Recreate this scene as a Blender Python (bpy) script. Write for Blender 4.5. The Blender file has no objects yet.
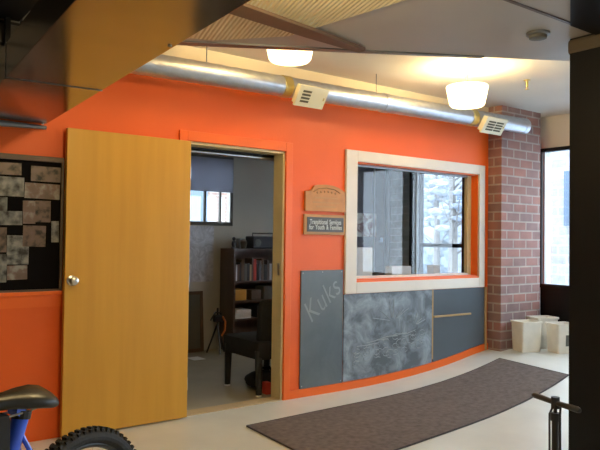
import bpy, bmesh, math, random
from mathutils import Vector, Matrix
random.seed(7)
S = bpy.context.scene
COL = S.collection
PI = math.pi

# ---------------------------------------------------------------- camera
cd = bpy.data.cameras.new('camera'); cam = bpy.data.objects.new('camera', cd); COL.objects.link(cam)
YAW, PITCH, ROLL = 0.6434, 0.0216, 0.0123
fw = Vector((math.sin(YAW)*math.cos(PITCH), math.cos(YAW)*math.cos(PITCH), math.sin(PITCH)))
r0 = Vector((math.cos(YAW), -math.sin(YAW), 0)); u0 = r0.cross(fw)
rr = r0*math.cos(ROLL)+u0*math.sin(ROLL); uu = -r0*math.sin(ROLL)+u0*math.cos(ROLL)
cam.matrix_world = Matrix(((rr.x, uu.x, -fw.x, -3.1696), (rr.y, uu.y, -fw.y, -4.4427), (rr.z, uu.z, -fw.z, 1.318), (0, 0, 0, 1)))
cd.sensor_width = 36; cd.lens = 36*662.84/600; cd.clip_start = 0.05
S.camera = cam

# ---------------------------------------------------------------- world and exposure
w = bpy.data.worlds.new('overcast sky'); S.world = w; w.use_nodes = True
nt = w.node_tree; bg = nt.nodes['Background']
bg.inputs[0].default_value = (0.78, 0.89, 1.0, 1); bg.inputs[1].default_value = 5.2
S.view_settings.view_transform = 'Standard'; S.view_settings.look = 'None'
S.view_settings.gamma = 1; S.view_settings.use_curve_mapping = False
S.view_settings.exposure = 0.62
LAMP_W = 38.0
SHADE_E = 2.2

# ---------------------------------------------------------------- materials
def mat(name, col, rough=0.6, metal=0.0, var=0.0, scale=8.0, bump=0.0, bscale=None, spec=0.5, emit=None, coat=0.0, stretch=(1, 1, 1)):
    m = bpy.data.materials.new(name); m.use_nodes = True
    n = m.node_tree; b = n.nodes['Principled BSDF']
    b.inputs['Base Color'].default_value = (*col, 1); b.inputs['Roughness'].default_value = rough
    b.inputs['Metallic'].default_value = metal; b.inputs['Specular IOR Level'].default_value = spec
    b.inputs['Coat Weight'].default_value = coat
    tc = n.nodes.new('ShaderNodeTexCoord'); mp = n.nodes.new('ShaderNodeMapping'); mp.inputs['Scale'].default_value = stretch
    n.links.new(tc.outputs['Object'], mp.inputs[0])
    if var > 0:
        nz = n.nodes.new('ShaderNodeTexNoise'); nz.inputs['Scale'].default_value = scale; nz.inputs['Detail'].default_value = 5
        cr = n.nodes.new('ShaderNodeValToRGB')
        cr.color_ramp.elements[0].position = 0.3; cr.color_ramp.elements[1].position = 0.7
        cr.color_ramp.elements[0].color = (*[max(0, c*(1-var)) for c in col], 1)
        cr.color_ramp.elements[1].color = (*[min(1, c*(1+var)) for c in col], 1)
        n.links.new(mp.outputs[0], nz.inputs['Vector']); n.links.new(nz.outputs['Fac'], cr.inputs[0])
        n.links.new(cr.outputs[0], b.inputs['Base Color'])
    if bump > 0:
        n2 = n.nodes.new('ShaderNodeTexNoise'); n2.inputs['Scale'].default_value = bscale or scale*4; n2.inputs['Detail'].default_value = 4
        bp = n.nodes.new('ShaderNodeBump'); bp.inputs['Strength'].default_value = bump; bp.inputs['Distance'].default_value = 0.01
        n.links.new(mp.outputs[0], n2.inputs['Vector']); n.links.new(n2.outputs['Fac'], bp.inputs['Height'])
        n.links.new(bp.outputs[0], b.inputs['Normal'])
    if emit:
        b.inputs['Emission Color'].default_value = (*emit[0], 1); b.inputs['Emission Strength'].default_value = emit[1]
    return m

def brick_mat(name, c1, c2, mortar, bw=0.2, rh=0.072, ms=0.01, rough=0.85):
    m = mat(name, c1, rough); n = m.node_tree; b = n.nodes['Principled BSDF']
    tc = n.nodes.new('ShaderNodeTexCoord'); sx = n.nodes.new('ShaderNodeSeparateXYZ'); ad = n.nodes.new('ShaderNodeMath'); ad.operation = 'ADD'
    cx = n.nodes.new('ShaderNodeCombineXYZ'); br = n.nodes.new('ShaderNodeTexBrick')
    n.links.new(tc.outputs['Object'], sx.inputs[0]); n.links.new(sx.outputs[0], ad.inputs[0]); n.links.new(sx.outputs[1], ad.inputs[1])
    n.links.new(ad.outputs[0], cx.inputs[0]); n.links.new(sx.outputs[2], cx.inputs[1]); n.links.new(cx.outputs[0], br.inputs['Vector'])
    br.inputs['Color1'].default_value = (*c1, 1); br.inputs['Color2'].default_value = (*c2, 1); br.inputs['Mortar'].default_value = (*mortar, 1)
    br.inputs['Scale'].default_value = 1; br.inputs['Brick Width'].default_value = bw; br.inputs['Row Height'].default_value = rh
    br.inputs['Mortar Size'].default_value = ms; br.inputs['Mortar Smooth'].default_value = 0.3; br.inputs['Bias'].default_value = 0.0
    nz = n.nodes.new('ShaderNodeTexNoise'); nz.inputs['Scale'].default_value = 7; nz.inputs['Detail'].default_value = 4
    n.links.new(tc.outputs['Object'], nz.inputs['Vector'])
    mx = n.nodes.new('ShaderNodeMix'); mx.data_type = 'RGBA'; mx.blend_type = 'MULTIPLY'; mx.inputs[0].default_value = 0.5
    n.links.new(br.outputs['Color'], mx.inputs[6]); n.links.new(nz.outputs['Fac'], mx.inputs[7])
    sc = n.nodes.new('ShaderNodeMix'); sc.data_type = 'RGBA'; sc.blend_type = 'MULTIPLY'; sc.inputs[0].default_value = 1; sc.inputs[7].default_value = (1.3, 1.3, 1.3, 1)
    n.links.new(mx.outputs[2], sc.inputs[6]); n.links.new(sc.outputs[2], b.inputs['Base Color'])
    bp = n.nodes.new('ShaderNodeBump'); bp.inputs['Strength'].default_value = 0.6; bp.inputs['Distance'].default_value = 0.008; bp.invert = True
    n.links.new(br.outputs['Fac'], bp.inputs['Height']); n.links.new(bp.outputs[0], b.inputs['Normal'])
    return m

def glass_mat(name, tint=(0.95, 0.98, 1.0), refl=0.08):
    m = bpy.data.materials.new(name); m.use_nodes = True; n = m.node_tree
    for x in list(n.nodes):
        if x.type != 'OUTPUT_MATERIAL': n.nodes.remove(x)
    out = [x for x in n.nodes][0]
    t = n.nodes.new('ShaderNodeBsdfTransparent'); t.inputs[0].default_value = (*tint, 1)
    g = n.nodes.new('ShaderNodeBsdfGlossy'); g.inputs['Roughness'].default_value = 0.02
    mx = n.nodes.new('ShaderNodeMixShader'); mx.inputs[0].default_value = refl
    n.links.new(t.outputs[0], mx.inputs[1]); n.links.new(g.outputs[0], mx.inputs[2]); n.links.new(mx.outputs[0], out.inputs[0])
    return m

def wood_mat(name, c1, c2, rough=0.4, axis=2, scale=14):
    st = [9, 9, 9]; st[axis] = 0.6
    m = mat(name, c1, rough, var=0.01, scale=scale/9, stretch=tuple(st), coat=0.15)
    for x in m.node_tree.nodes:
        if x.type == 'VALTORGB':
            x.color_ramp.elements[0].color = (*c1, 1); x.color_ramp.elements[1].color = (*c2, 1)
    return m

def chalk_mat(name, col, dust, lo, hi, scale, swirl=2.0):
    m = mat(name, col, 0.38); n = m.node_tree; b = n.nodes['Principled BSDF']
    tc = n.nodes.new('ShaderNodeTexCoord')
    nz = n.nodes.new('ShaderNodeTexNoise'); nz.inputs['Scale'].default_value = scale; nz.inputs['Detail'].default_value = 9; nz.inputs['Distortion'].default_value = swirl
    nz.inputs['Roughness'].default_value = 0.62
    cr = n.nodes.new('ShaderNodeValToRGB'); cr.color_ramp.elements[0].position = lo; cr.color_ramp.elements[1].position = hi
    cr.color_ramp.elements[0].color = (*col, 1); cr.color_ramp.elements[1].color = (*dust, 1)
    n.links.new(tc.outputs['Object'], nz.inputs['Vector']); n.links.new(nz.outputs['Fac'], cr.inputs[0]); n.links.new(cr.outputs[0], b.inputs['Base Color'])
    return m

M = {}
M['orange'] = mat('orange wall paint', (0.92, 0.140, 0.008), 0.5, var=0.05, scale=1.5, bump=0.08, bscale=60)
M['orange_trim'] = mat('orange trim paint', (0.95, 0.165, 0.012), 0.4, var=0.03, scale=3)
M['cream_wall'] = mat('cream wall paint', (0.66, 0.58, 0.42), 0.7, var=0.04, scale=2)
M['white_wall'] = mat('white wall paint', (0.74, 0.69, 0.60), 0.8, var=0.03, scale=2)
M['ceiling'] = mat('ceiling plaster', (0.66, 0.63, 0.56), 0.8, var=0.04, scale=1.5, bump=0.1, bscale=30)
M['soffit'] = mat('grey soffit paint', (0.46, 0.42, 0.36), 0.45, var=0.05, scale=1.2)
M['floor'] = mat('painted concrete floor', (0.74, 0.765, 0.73), 0.35, var=0.07, scale=2.2, bump=0.05, bscale=20)
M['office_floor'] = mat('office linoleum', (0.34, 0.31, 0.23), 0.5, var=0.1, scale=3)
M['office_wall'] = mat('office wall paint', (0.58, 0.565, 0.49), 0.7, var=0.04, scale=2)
M['casing'] = mat('cream window casing', (0.86, 0.79, 0.70), 0.4, var=0.03, scale=5)
M['jamb'] = mat('cream jamb paint', (0.72, 0.60, 0.33), 0.5, var=0.04)
M['brick'] = brick_mat('red brick', (0.38, 0.175, 0.14), (0.27, 0.175, 0.165), (0.42, 0.35, 0.31), 0.225, 0.096)
M['dark_brick'] = brick_mat('dark grey block', (0.22, 0.20, 0.16), (0.09, 0.085, 0.075), (0.02, 0.02, 0.02), 0.3, 0.14)
M['pale_stone'] = brick_mat('pale stone', (0.36, 0.38, 0.42), (0.29, 0.28, 0.28), (0.40, 0.43, 0.48), 0.5, 0.25, 0.03)
M['office_stone'] = brick_mat('office pale painted brick', (0.62, 0.72, 0.74), (0.52, 0.62, 0.64), (0.70, 0.77, 0.80), 0.24, 0.1, 0.012)
M['door_wood'] = wood_mat('varnished birch veneer', (0.76, 0.41, 0.050), (0.69, 0.355, 0.040), 0.38)
M['door_edge'] = mat('door edge wood', (0.50, 0.28, 0.10), 0.5, var=0.1)
M['black'] = mat('black paint', (0.006, 0.007, 0.009), 0.5, spec=.25)
M['black_soft'] = mat('black fabric', (0.012, 0.012, 0.014), 0.85, var=0.2, scale=30)
M['black_plastic'] = mat('black plastic', (0.02, 0.02, 0.022), 0.4)
M['rubber'] = mat('tyre rubber', (0.025, 0.025, 0.025), 0.7, bump=0.2, bscale=80)
M['steel'] = mat('brushed steel', (0.62, 0.62, 0.60), 0.3, 1.0)
M['dull_steel'] = mat('dull grey steel', (0.22, 0.24, 0.25), 0.4, 0.6, var=0.1)
M['galv'] = mat('galvanised duct metal', (0.54, 0.57, 0.62), 0.36, 0.9, var=0.08, scale=18, bump=0.05, bscale=40)
M['trunk'] = mat('polished brown duct metal', (0.42, 0.345, 0.28), 0.18, 0.9, var=0.10, scale=3, bump=0.02, bscale=8)
M['vent'] = mat('cream vent enamel', (0.78, 0.74, 0.55), 0.4)
M['vent_dark'] = mat('vent dark gap', (0.10, 0.09, 0.05), 0.7)
M['slate'] = chalk_mat('slate board', (0.115, 0.145, 0.168), (0.17, 0.20, 0.22), 0.40, 0.75, 3.5, .5)
M['slate_dust'] = chalk_mat('slate board with chalk dust', (0.120, 0.145, 0.170), (0.45, 0.53, 0.62), 0.42, 0.74, 5, .5)
M['slate_plain'] = mat('smooth slate board', (0.105, 0.13, 0.155), 0.28, var=0.08, scale=2)
M['chalk'] = mat('chalk', (0.36, 0.41, 0.45), 0.9)
M['chalk_faint'] = mat('faint chalk', (0.33, 0.38, 0.41), 0.9)
M['mat'] = mat('brown grey carpet', (0.165, 0.135, 0.125), 0.95, var=0.25, scale=25, bump=0.6, bscale=160)
M['mat_edge'] = mat('carpet rubber edge', (0.06, 0.05, 0.05), 0.8)
M['glass'] = glass_mat('window glass')
M['glass_slide'] = glass_mat('sliding glass', (0.95, 0.97, 0.99), 0.035)
M['shade'] = mat('lit opal glass', (0.95, 0.9, 0.75), 0.4, emit=((1.0, 0.80, 0.42), SHADE_E))
M['brass'] = mat('aged brass', (0.62, 0.50, 0.20), 0.35, 0.8)
M['olive'] = mat('olive tan paint', (0.10, 0.08, 0.05), 0.5)
M['wood_dark'] = wood_mat('dark brown wood', (0.13, 0.085, 0.06), (0.10, 0.062, 0.045), 0.5)
M['plaque'] = mat('carved tan wood', (0.58, 0.26, 0.07), 0.5, var=0.12, scale=14)
M['plaque_relief'] = mat('carved wood relief', (0.38, 0.17, 0.04), 0.5)
M['sign_black'] = mat('sign black face', (0.055, 0.05, 0.04), 0.4)
M['sign_white'] = mat('sign white letters', (0.72, 0.74, 0.70), 0.5)
M['sign_frame'] = mat('sign tan frame', (0.55, 0.28, 0.09), 0.5, var=0.1)
M['bin'] = mat('off white bin plastic', (0.88, 0.84, 0.74), 0.4, var=0.05, scale=10)
M['bin_in'] = mat('bin inside', (0.5, 0.48, 0.42), 0.5)
M['blue'] = mat('bright blue bike paint', (0.05, 0.16, 0.95), 0.3, coat=0.5)
M['saddle'] = mat('dark olive black saddle vinyl', (0.030, 0.028, 0.022), 0.35, var=0.15)
M['badge'] = mat('pale badge', (0.6, 0.45, 0.45), 0.4)
M['blind'] = mat('grey roller blind cloth', (0.40, 0.42, 0.48), 0.9, var=0.03)
_n = M['blind'].node_tree; _b = _n.nodes['Principled BSDF']; _t = _n.nodes.new('ShaderNodeBsdfTranslucent'); _t.inputs[0].default_value = (.42, .43, .48, 1)
_m = _n.nodes.new('ShaderNodeMixShader'); _m.inputs[0].default_value = .6; _o = [x for x in _n.nodes if x.type == 'OUTPUT_MATERIAL'][0]
_n.links.new(_b.outputs[0], _m.inputs[1]); _n.links.new(_t.outputs[0], _m.inputs[2]); _n.links.new(_m.outputs[0], _o.inputs[0])
M['paper'] = mat('white paper', (0.82, 0.82, 0.82), 0.8, var=0.03)
M['tan'] = mat('tan card', (0.55, 0.42, 0.25), 0.8, var=0.06)
M['yellow'] = mat('yellow orange card', (0.60, 0.30, 0.04), 0.7, var=0.1)
M['red'] = mat('red card', (0.55, 0.05, 0.03), 0.6)
M['orange_plastic'] = mat('orange plastic', (0.7, 0.2, 0.03), 0.5)
M['frame_brown'] = mat('brown timber frame', (0.13, 0.085, 0.05), 0.5, var=0.1)
M['panel_grey'] = mat('grey panel', (0.14, 0.14, 0.12), 0.6, var=0.05)
M['snow'] = mat('snow', (0.36, 0.39, 0.44), 0.8, bump=0.3, bscale=3)
M['siding'] = mat('white siding', (0.34, 0.36, 0.40), 0.7)
M['bark'] = mat('bark', (0.22, 0.20, 0.18), 0.9, var=0.2)
M['win_dark'] = mat('dark house window', (0.12, 0.17, 0.23), 0.2)
M['ledge'] = mat('pale ledge wood', (0.55, 0.36, 0.16), 0.5, var=0.05)
M['pinboard'] = mat('black pin board felt', (0.006, 0.005, 0.005), 0.95, spec=.1)

# ---------------------------------------------------------------- mesh helpers
class MB:
    def __init__(s): s.bm = bmesh.new()
    def box(s, x0, y0, z0, x1, y1, z1, bev=0.0, mtx=None):
        r = bmesh.ops.create_cube(s.bm, size=1)
        vs = r['verts']
        for v in vs:
            v.co = Vector((x0+(v.co.x+.5)*(x1-x0), y0+(v.co.y+.5)*(y1-y0), z0+(v.co.z+.5)*(z1-z0)))
        if bev > 0:
            es = list({e for v in vs for e in v.link_edges})
            g = bmesh.ops.bevel(s.bm, geom=es, offset=bev, segments=2, affect='EDGES', profile=0.5)
            vs = list({v for f in g['faces'] for v in f.verts} | {v for v in vs if v.is_valid})
        if mtx is not None:
            for v in vs:
                if v.is_valid: v.co = mtx @ v.co
        return s
    def prism(s, pts, z0, z1):
        a = [s.bm.verts.new((p[0], p[1], z0)) for p in pts]; b = [s.bm.verts.new((p[0], p[1], z1)) for p in pts]
        n = len(pts); s.bm.faces.new(a[::-1]); s.bm.faces.new(b)
        for i in range(n): s.bm.faces.new((a[i], a[(i+1) % n], b[(i+1) % n], b[i]))
        return s
    def prism_xz(s, pts, y0, y1):
        a = [s.bm.verts.new((p[0], y0, p[1])) for p in pts]; b = [s.bm.verts.new((p[0], y1, p[1])) for p in pts]
        n = len(pts); s.bm.faces.new(a); s.bm.faces.new(b[::-1])
        for i in range(n): s.bm.faces.new((a[(i+1) % n], a[i], b[i], b[(i+1) % n]))
        return s
    def tube(s, path, r, seg=12, closed=False):
        path = [Vector(p) for p in path]; n = len(path)
        rs = r if isinstance(r, (list, tuple)) else [r]*n
        rings = []; up = None
        for i, p in enumerate(path):
            if closed: t = path[(i+1) % n]-path[i-1]
            else: t = path[min(i+1, n-1)]-path[max(i-1, 0)]
            t.normalize()
            if up is None:
                up = Vector((0, 0, 1)) if abs(t.z) < .9 else Vector((1, 0, 0))
            a = t.cross(up)
            if a.length < 1e-4: a = t.cross(Vector((0, 1, 0)))
            a.normalize(); b = a.cross(t); up = b
            rings.append([s.bm.verts.new(p+a*math.cos(2*PI*k/seg)*rs[i]+b*math.sin(2*PI*k/seg)*rs[i]) for k in range(seg)])
        m = n if closed else n-1
        for i in range(m):
            A, B = rings[i], rings[(i+1) % n]
            for k in range(seg): s.bm.faces.new((A[k], A[(k+1) % seg], B[(k+1) % seg], B[k]))
        if not closed:
            s.bm.faces.new(rings[0][::-1]); s.bm.faces.new(rings[-1])
        return s
    def lathe(s, prof, seg=32, mtx=None, cap=True):
        rings = []
        for (r, z) in prof:
            ring = []
            for k in range(seg):
                c = Vector((r*math.cos(2*PI*k/seg), r*math.sin(2*PI*k/seg), z))
                ring.append(s.bm.verts.new(mtx @ c if mtx is not None else c))
            rings.append(ring)
        for A, B in zip(rings, rings[1:]):
            for k in range(seg): s.bm.faces.new((A[k], A[(k+1) % seg], B[(k+1) % seg], B[k]))
        if cap:
            s.bm.faces.new(rings[0][::-1]); s.bm.faces.new(rings[-1])
        return s
    def blob(s, loc, sc, sub=3, noise=0.0):
        r = bmesh.ops.create_icosphere(s.bm, subdivisions=sub, radius=1)
        for v in r['verts']:
            k = 1+random.uniform(-noise, noise)
            v.co = Vector((loc[0]+v.co.x*sc[0]*k, loc[1]+v.co.y*sc[1]*k, loc[2]+v.co.z*sc[2]*k))
        return s
    def build(s, name, m, parent=None, smooth=False):
        bmesh.ops.remove_doubles(s.bm, verts=s.bm.verts, dist=1e-6)
        bmesh.ops.recalc_face_normals(s.bm, faces=s.bm.faces)
        me = bpy.data.meshes.new(name); s.bm.to_mesh(me); s.bm.free()
        if smooth:
            for f in me.polygons: f.use_smooth = True
            try: me.set_sharp_from_angle(angle=math.radians(40))
            except Exception: pass
        me.materials.append(M[m] if isinstance(m, str) else m)
        o = bpy.data.objects.new(name, me); COL.objects.link(o)
        if parent is not None: o.parent = parent
        return o

def struct(o): o['kind'] = 'structure'; return o
def tag(o, label, cat, group=None):
    o['label'] = label; o['category'] = cat
    if group: o['group'] = group
    return o
def root(name, loc, label, cat, group=None, rz=0.0):
    o = bpy.data.objects.new(name, None); COL.objects.link(o); o.location = loc; o.rotation_euler = (0, 0, rz)
    o.empty_display_size = 0.1
    return tag(o, label, cat, group)
def copy_tree(o, parent=None):
    c = o.copy(); COL.objects.link(c); c.parent = parent
    for ch in list(o.children): copy_tree(ch, c)
    return c
def text(name, body, size, m, parent, loc, rot, depth=0.002, width=None, shear=0.0, bold=0.0):
    cu = bpy.data.curves.new(name, 'FONT'); cu.body = body; cu.size = size; cu.extrude = depth; cu.align_x = 'CENTER'; cu.align_y = 'CENTER'
    cu.shear = shear; cu.offset = bold
    cu.space_word = 1.35; cu.space_character = 1.06
    t = bpy.data.objects.new(name+'_tmp', cu); COL.objects.link(t)
    dg = bpy.context.evaluated_depsgraph_get(); me = bpy.data.meshes.new_from_object(t.evaluated_get(dg))
    bpy.data.objects.remove(t)
    me.materials.clear(); me.materials.append(M[m])
    if width:
        xs = [v.co.x for v in me.vertices]; k = width/(max(xs)-min(xs))
        for v in me.vertices: v.co.x *= k
    o = bpy.data.objects.new(name, me); COL.objects.link(o); o.parent = parent; o.location = loc; o.rotation_euler = rot
    return o

# floor profile: level by the door, then a gentle ramp up to the brick pier
RX = [(-9, 0), (.68, 0), (.95, .004), (1.2, .013), (1.5, .031), (1.77, .055), (2.0, .082), (2.2, .112), (2.4, .146), (2.6, .174), (2.8, .188), (3.0, .19), (9, .19)]
def fz(x):
    for (a, za), (b, zb) in zip(RX, RX[1:]):
        if a <= x <= b: return za+(zb-za)*(x-a)/(b-a)
    return 0

# ================================================================ SETTING
xs = [-4.4, -2.0, 0] + [p[0] for p in RX[1:-1]] + [3.6]
m = MB(); rows = []
for x in xs:
    rows.append([m.bm.verts.new((x, -7.0, fz(x))), m.bm.verts.new((x, 0, fz(x))), m.bm.verts.new((x, 0, -.2)), m.bm.verts.new((x, -7.0, -.2))])
for A, B in zip(rows, rows[1:]):
    for k in range(4): m.bm.faces.new((A[k], B[k], B[(k+1) % 4], A[(k+1) % 4]))
m.bm.faces.new(rows[0]); m.bm.faces.new(rows[-1][::-1])
struct(m.build('floor', 'floor'))
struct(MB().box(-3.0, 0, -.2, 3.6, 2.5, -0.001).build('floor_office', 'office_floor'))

# orange wall with door and window openings
DX0, DX1, DZ = -.9, 0.0, 2.04
WX0, WX1, WZ0, WZ1 = .78, 2.49, .96, 2.02
m = MB()
T = 2.52
for (a, z0, b, z1) in [(-4.4, -.1, DX0, T), (DX0, DZ, DX1, T), (DX1, -.1, WX0, T), (WX0, -.1, WX1, WZ0), (WX0, WZ1, WX1, T), (WX1, -.1, 3.6, T)]:
    m.box(a, 0, z0, b, .12, z1)
struct(m.build('wall_back', 'orange'))
struct(MB().box(-4.4, 0, T, 3.6, .12, 3.0).build('wall_back_upper', 'cream_wall'))

# window reveals
rv = MB()
rv.box(WX1-.012, .001, WZ0, WX1, .119, WZ1).box(WX0, .001, WZ1-.012, WX1, .119, WZ1).box(WX0, .001, WZ0, WX1, .119, WZ0+.008).box(WX0, .001, WZ0, WX0+.012, .119, WZ1)
struct(rv.build('trim_window_reveal', 'orange_trim'))
# door casing and jambs
c = MB()
c.box(DX1, -.018, 0, DX1+.065, 0, DZ+.075, .003).box(DX0-.065, -.018, 0, DX0, 0, DZ+.075, .003).box(DX0, -.018, DZ, DX1, 0, DZ+.075, .003)
struct(c.build('trim_door_casing', 'orange_trim'))
struct(MB().box(DX1-.02, 0, 0, DX1, .135, DZ, .002).box(DX0, 0, 0, DX0+.02, .135, DZ, .002).box(DX0, 0, DZ-.02, DX1, .135, DZ, .002).build('trim_door_jamb', 'jamb'))
struct(MB().box(DX1-.022, .03, 1.02, DX1-.019, .06, 1.12).build('trim_strike_plate', 'steel'))
struct(MB().box(DX0+.02, -.01, -.0005, DX1-.02, .12, .008, .002).build('trim_threshold', 'tan'))
# window casing
c = MB()
c.box(.648, -.026, .842, WX0, 0, 2.118, .004).box(WX1, -.026, .842, 2.58, 0, 2.118, .004).box(WX0, -.026, WZ1, WX1, 0, 2.118, .004).box(WX0, -.026, .842, WX1, 0, WZ0-.02, .004)
struct(c.build('trim_window_casing', 'casing'))
struct(MB().box(WX0, -.020, WZ0-.02, WX1, 0, WZ0-.004).build('trim_window_sill_line', 'orange_trim'))
# baseboard following the ramp
pts = [(x, fz(x)-.01) for x in [.065, .68, .95, 1.2, 1.5, 1.77, 2.0, 2.2, 2.4, 2.6, 2.655]]
pts += [(x, fz(x)+.068) for x in [2.655, 2.6, 2.4, 2.2, 2.0, 1.77, 1.5, 1.2, .95, .68, .065]]
struct(MB().prism_xz(pts, -.016, 0).build('baseboard_back', 'orange_trim'))
struct(MB().box(2.597, -.02, fz(2.6), 2.628, 0, .84).build('trim_board_end', 'ledge'))
# ledge under the pin board
struct(MB().box(-4.4, -.03, .935, -1.76, 0, .962, .004).box(-4.4, -.012, .86, -1.76, 0, .935).build('trim_pinboard_ledge', 'orange_trim'))

# brick pier
struct(MB().box(2.66, -.17, .0, 3.355, .0, 2.75).build('wall_brick_pier', 'brick'))

# ceilings
struct(MB().box(-4.4, -.012, 2.06, -1.92, 0, 2.75).build('wall_back_blockwork', 'dark_brick'))
struct(MB().box(-4.4, -7.0, 2.68, -2.1, -.012, 2.75).build('ceiling_dark_bay', 'black'))
struct(MB().box(-4.4, -7.0, 2.75, 3.8, .12, 2.95).build('ceiling', 'ceiling'))
E0, E1 = Vector((-1.90, -.464)), Vector((3.6, -3.70))
struct(MB().prism([E0, (-2.1, -7.0), (3.6, -7.0), E1], 2.5, 2.75).build('ceiling_soffit', 'soffit'))
d = (E1-E0).normalized(); nrm = Vector((d.y, -d.x))
a, b = E0+nrm*.004, E0+d*2.54
struct(MB().prism([E0-nrm*.004, E0+nrm*.085, b+nrm*.035, b-nrm*.004], 2.492, 2.5).build('trim_soffit_edge', 'dull_steel'))

# end wall x=3.6: header, sill panel, mullions
EX = 3.6
m = MB().box(EX, -.17, 2.385, EX+.2, .12, 2.95).box(EX, -7.0, 2.385, EX+.2, -.17, 2.95)
struct(m.build('wall_right', 'white_wall'))
struct(MB().box(EX, -7.0, -.2, EX+.12, -.02, .80).build('wall_right_lower', 'black'))
m = MB()
m.box(EX-.02, -7.0, .80, EX+.06, -.0, .845, .003).box(EX-.02, -7.0, 2.35, EX+.06, 0, 2.39, .003)
for y, hw in ((-.022, .014), (-1.02, .03), (-1.915, .06), (-2.9, .03), (-3.9, .03), (-4.9, .03), (-5.9, .03)): m.box(EX-.02, y-hw, .845, EX+.06, y+hw, 2.35, .003)
m = m.build('window_1', 'black'); struct(m)
MB().box(EX+.01, -7.0, .845, EX+.016, -.09, 2.35).build('pane', 'glass', m)
MB().box(EX-.012, -.075, .845, EX+.03, -.055, 2.35).build('frame', 'dull_steel', m)

# office shell
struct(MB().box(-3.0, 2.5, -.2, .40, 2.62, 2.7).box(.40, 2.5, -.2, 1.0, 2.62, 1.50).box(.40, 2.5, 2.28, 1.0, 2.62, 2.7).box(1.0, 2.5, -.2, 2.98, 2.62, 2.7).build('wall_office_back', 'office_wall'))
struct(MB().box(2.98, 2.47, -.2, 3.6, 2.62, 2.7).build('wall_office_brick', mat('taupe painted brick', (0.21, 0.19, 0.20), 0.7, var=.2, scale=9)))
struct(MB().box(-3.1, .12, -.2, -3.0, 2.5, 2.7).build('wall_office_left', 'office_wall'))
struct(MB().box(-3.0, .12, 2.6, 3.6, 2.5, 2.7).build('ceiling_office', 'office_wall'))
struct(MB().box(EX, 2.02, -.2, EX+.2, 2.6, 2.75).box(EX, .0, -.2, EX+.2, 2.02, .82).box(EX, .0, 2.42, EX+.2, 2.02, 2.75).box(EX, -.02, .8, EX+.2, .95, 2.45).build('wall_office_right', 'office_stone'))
f = MB()
f.box(EX-.03, 1.82, .82, EX+.05, 2.02, 2.42, .004).box(EX-.03, .93, .82, EX+.05, 1.10, 2.42, .004)
f.box(EX-.03, 1.10, 1.235, EX+.05, 1.82, 1.285, .003).box(EX-.03, 1.10, 2.24, EX+.05, 1.82, 2.42, .003).box(EX-.03, 1.10, .82, EX+.05, 1.82, .87, .003)
f = struct(f.build('window_2', 'black'))
MB().box(EX+.01, 1.10, .87, EX+.016, 1.82, 2.24).build('pane', 'glass', f)
# office back window with half blind
f = MB().box(.38, 2.475, 1.47, 1.0, 2.5, 1.515, .003).box(.38, 2.475, 2.26, 1.0, 2.5, 2.30, .003).box(.36, 2.475, 1.47, .40, 2.5, 2.30, .003).box(.965, 2.475, 1.47, 1.0, 2.5, 2.30, .003)
f.box(.62, 2.50, 1.515, .645, 2.53, 2.26).box(.83, 2.50, 1.515, .85, 2.53, 2.26)
f = struct(f.build('window_3', 'panel_grey'))
MB().box(.40, 2.54, 1.5, .98, 2.545, 2.28).build('pane', 'glass', f)
# sliding window between hall and office
f = MB()
f.box(WX0+.012, .07, WZ0+.008, WX0+.03, .11, WZ1-.012).box(WX1-.075, .075, WZ0+.008, WX1-.012, .115, WZ1-.012)
f = struct(f.build('window_4', 'jamb'))
MB().box(WX0+.03, .090, WZ0+.03, 1.70, .095, WZ1-.03).build('sliding_pane', 'glass_slide', f)
MB().box(1.66, .102, WZ0+.03, WX1-.075, .107, WZ1-.03).build('sliding_pane', 'glass_slide', f)
MB().box(1.655, .084, WZ0+.03, 1.675, .1, WZ1-.03).build('meeting_rail', 'dull_steel', f)
MB().box(WX0+.03, .075, WZ1-.03, WX1-.075, .115, WZ1-.012).build('head_rail', 'dull_steel', f)
MB().box(WX0+.03, .06, WZ0+.008, WX1-.075, .12, WZ0+.028).build('track', 'casing', f)

# hall sides behind the camera: left wall, storefront
struct(MB().box(-4.5, -7.0, -.2, -4.4, .12, 2.95).build('wall_left', 'dark_brick'))
struct(MB().box(-4.4, -7.1, -.2, 3.6, -7.0, 2.95).build('wall_front', 'white_wall'))

# ================================================================ OUTSIDE
struct(MB().box(3.8, -15, -.35, 60, 45, -.25).box(-40, 2.62, -.35, 3.8, 45, -.25).build('ground_snow', 'snow'))
b = root('house', (12.5, 5.8, -.25), 'pale stone house with small dark window, outside beyond the right-hand windows', 'house')
MB().box(0, -4.2, 0, 4, 3.0, 5.2).build('wall', 'pale_stone', b)
MB().box(-.06, 2.28, 2.15, .0, 2.78, 3.1).build('window', 'win_dark', b)
MB().box(-.06, -1.6, 2.0, .0, -.7, 3.4).build('window', 'win_dark', b)
MB().prism_xz([(-.3, 5.2), (4.3, 5.2), (2, 6.6)], -4.4, 3.1).build('roof', 'snow', b)
b3_ = root('brown_house', (-3, 7.5, -.25), 'brown brick building outside the office back window', 'building')
MB().box(0, 0, 0, 9, 4, 5.5).build('wall', brick_mat('brown brick', (.34, .22, .17), (.28, .2, .17), (.4, .38, .36)), b3_)
for k in range(5): MB().box(.6+1.7*k, -.05, 1.6, 1.3+1.7*k, 0, 3.2).build('window', 'win_dark', b3_)
b2 = root('white_house', (24, 22.0, -.25), 'white sided house seen through the office window behind a tree', 'house')
MB().box(0, -5, 0, 6, 6, 3.6).build('wall', 'siding', b2)
for y in (-3.4, -.8, 1.6): MB().box(-.06, y, 1.2, 0, y+.9, 2.5).build('window', 'win_dark', b2)
MB().prism_xz([(-.4, 3.6), (6.4, 3.6), (3, 5.8)], -5.3, 6.3).build('roof', 'snow', b2)
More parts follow.
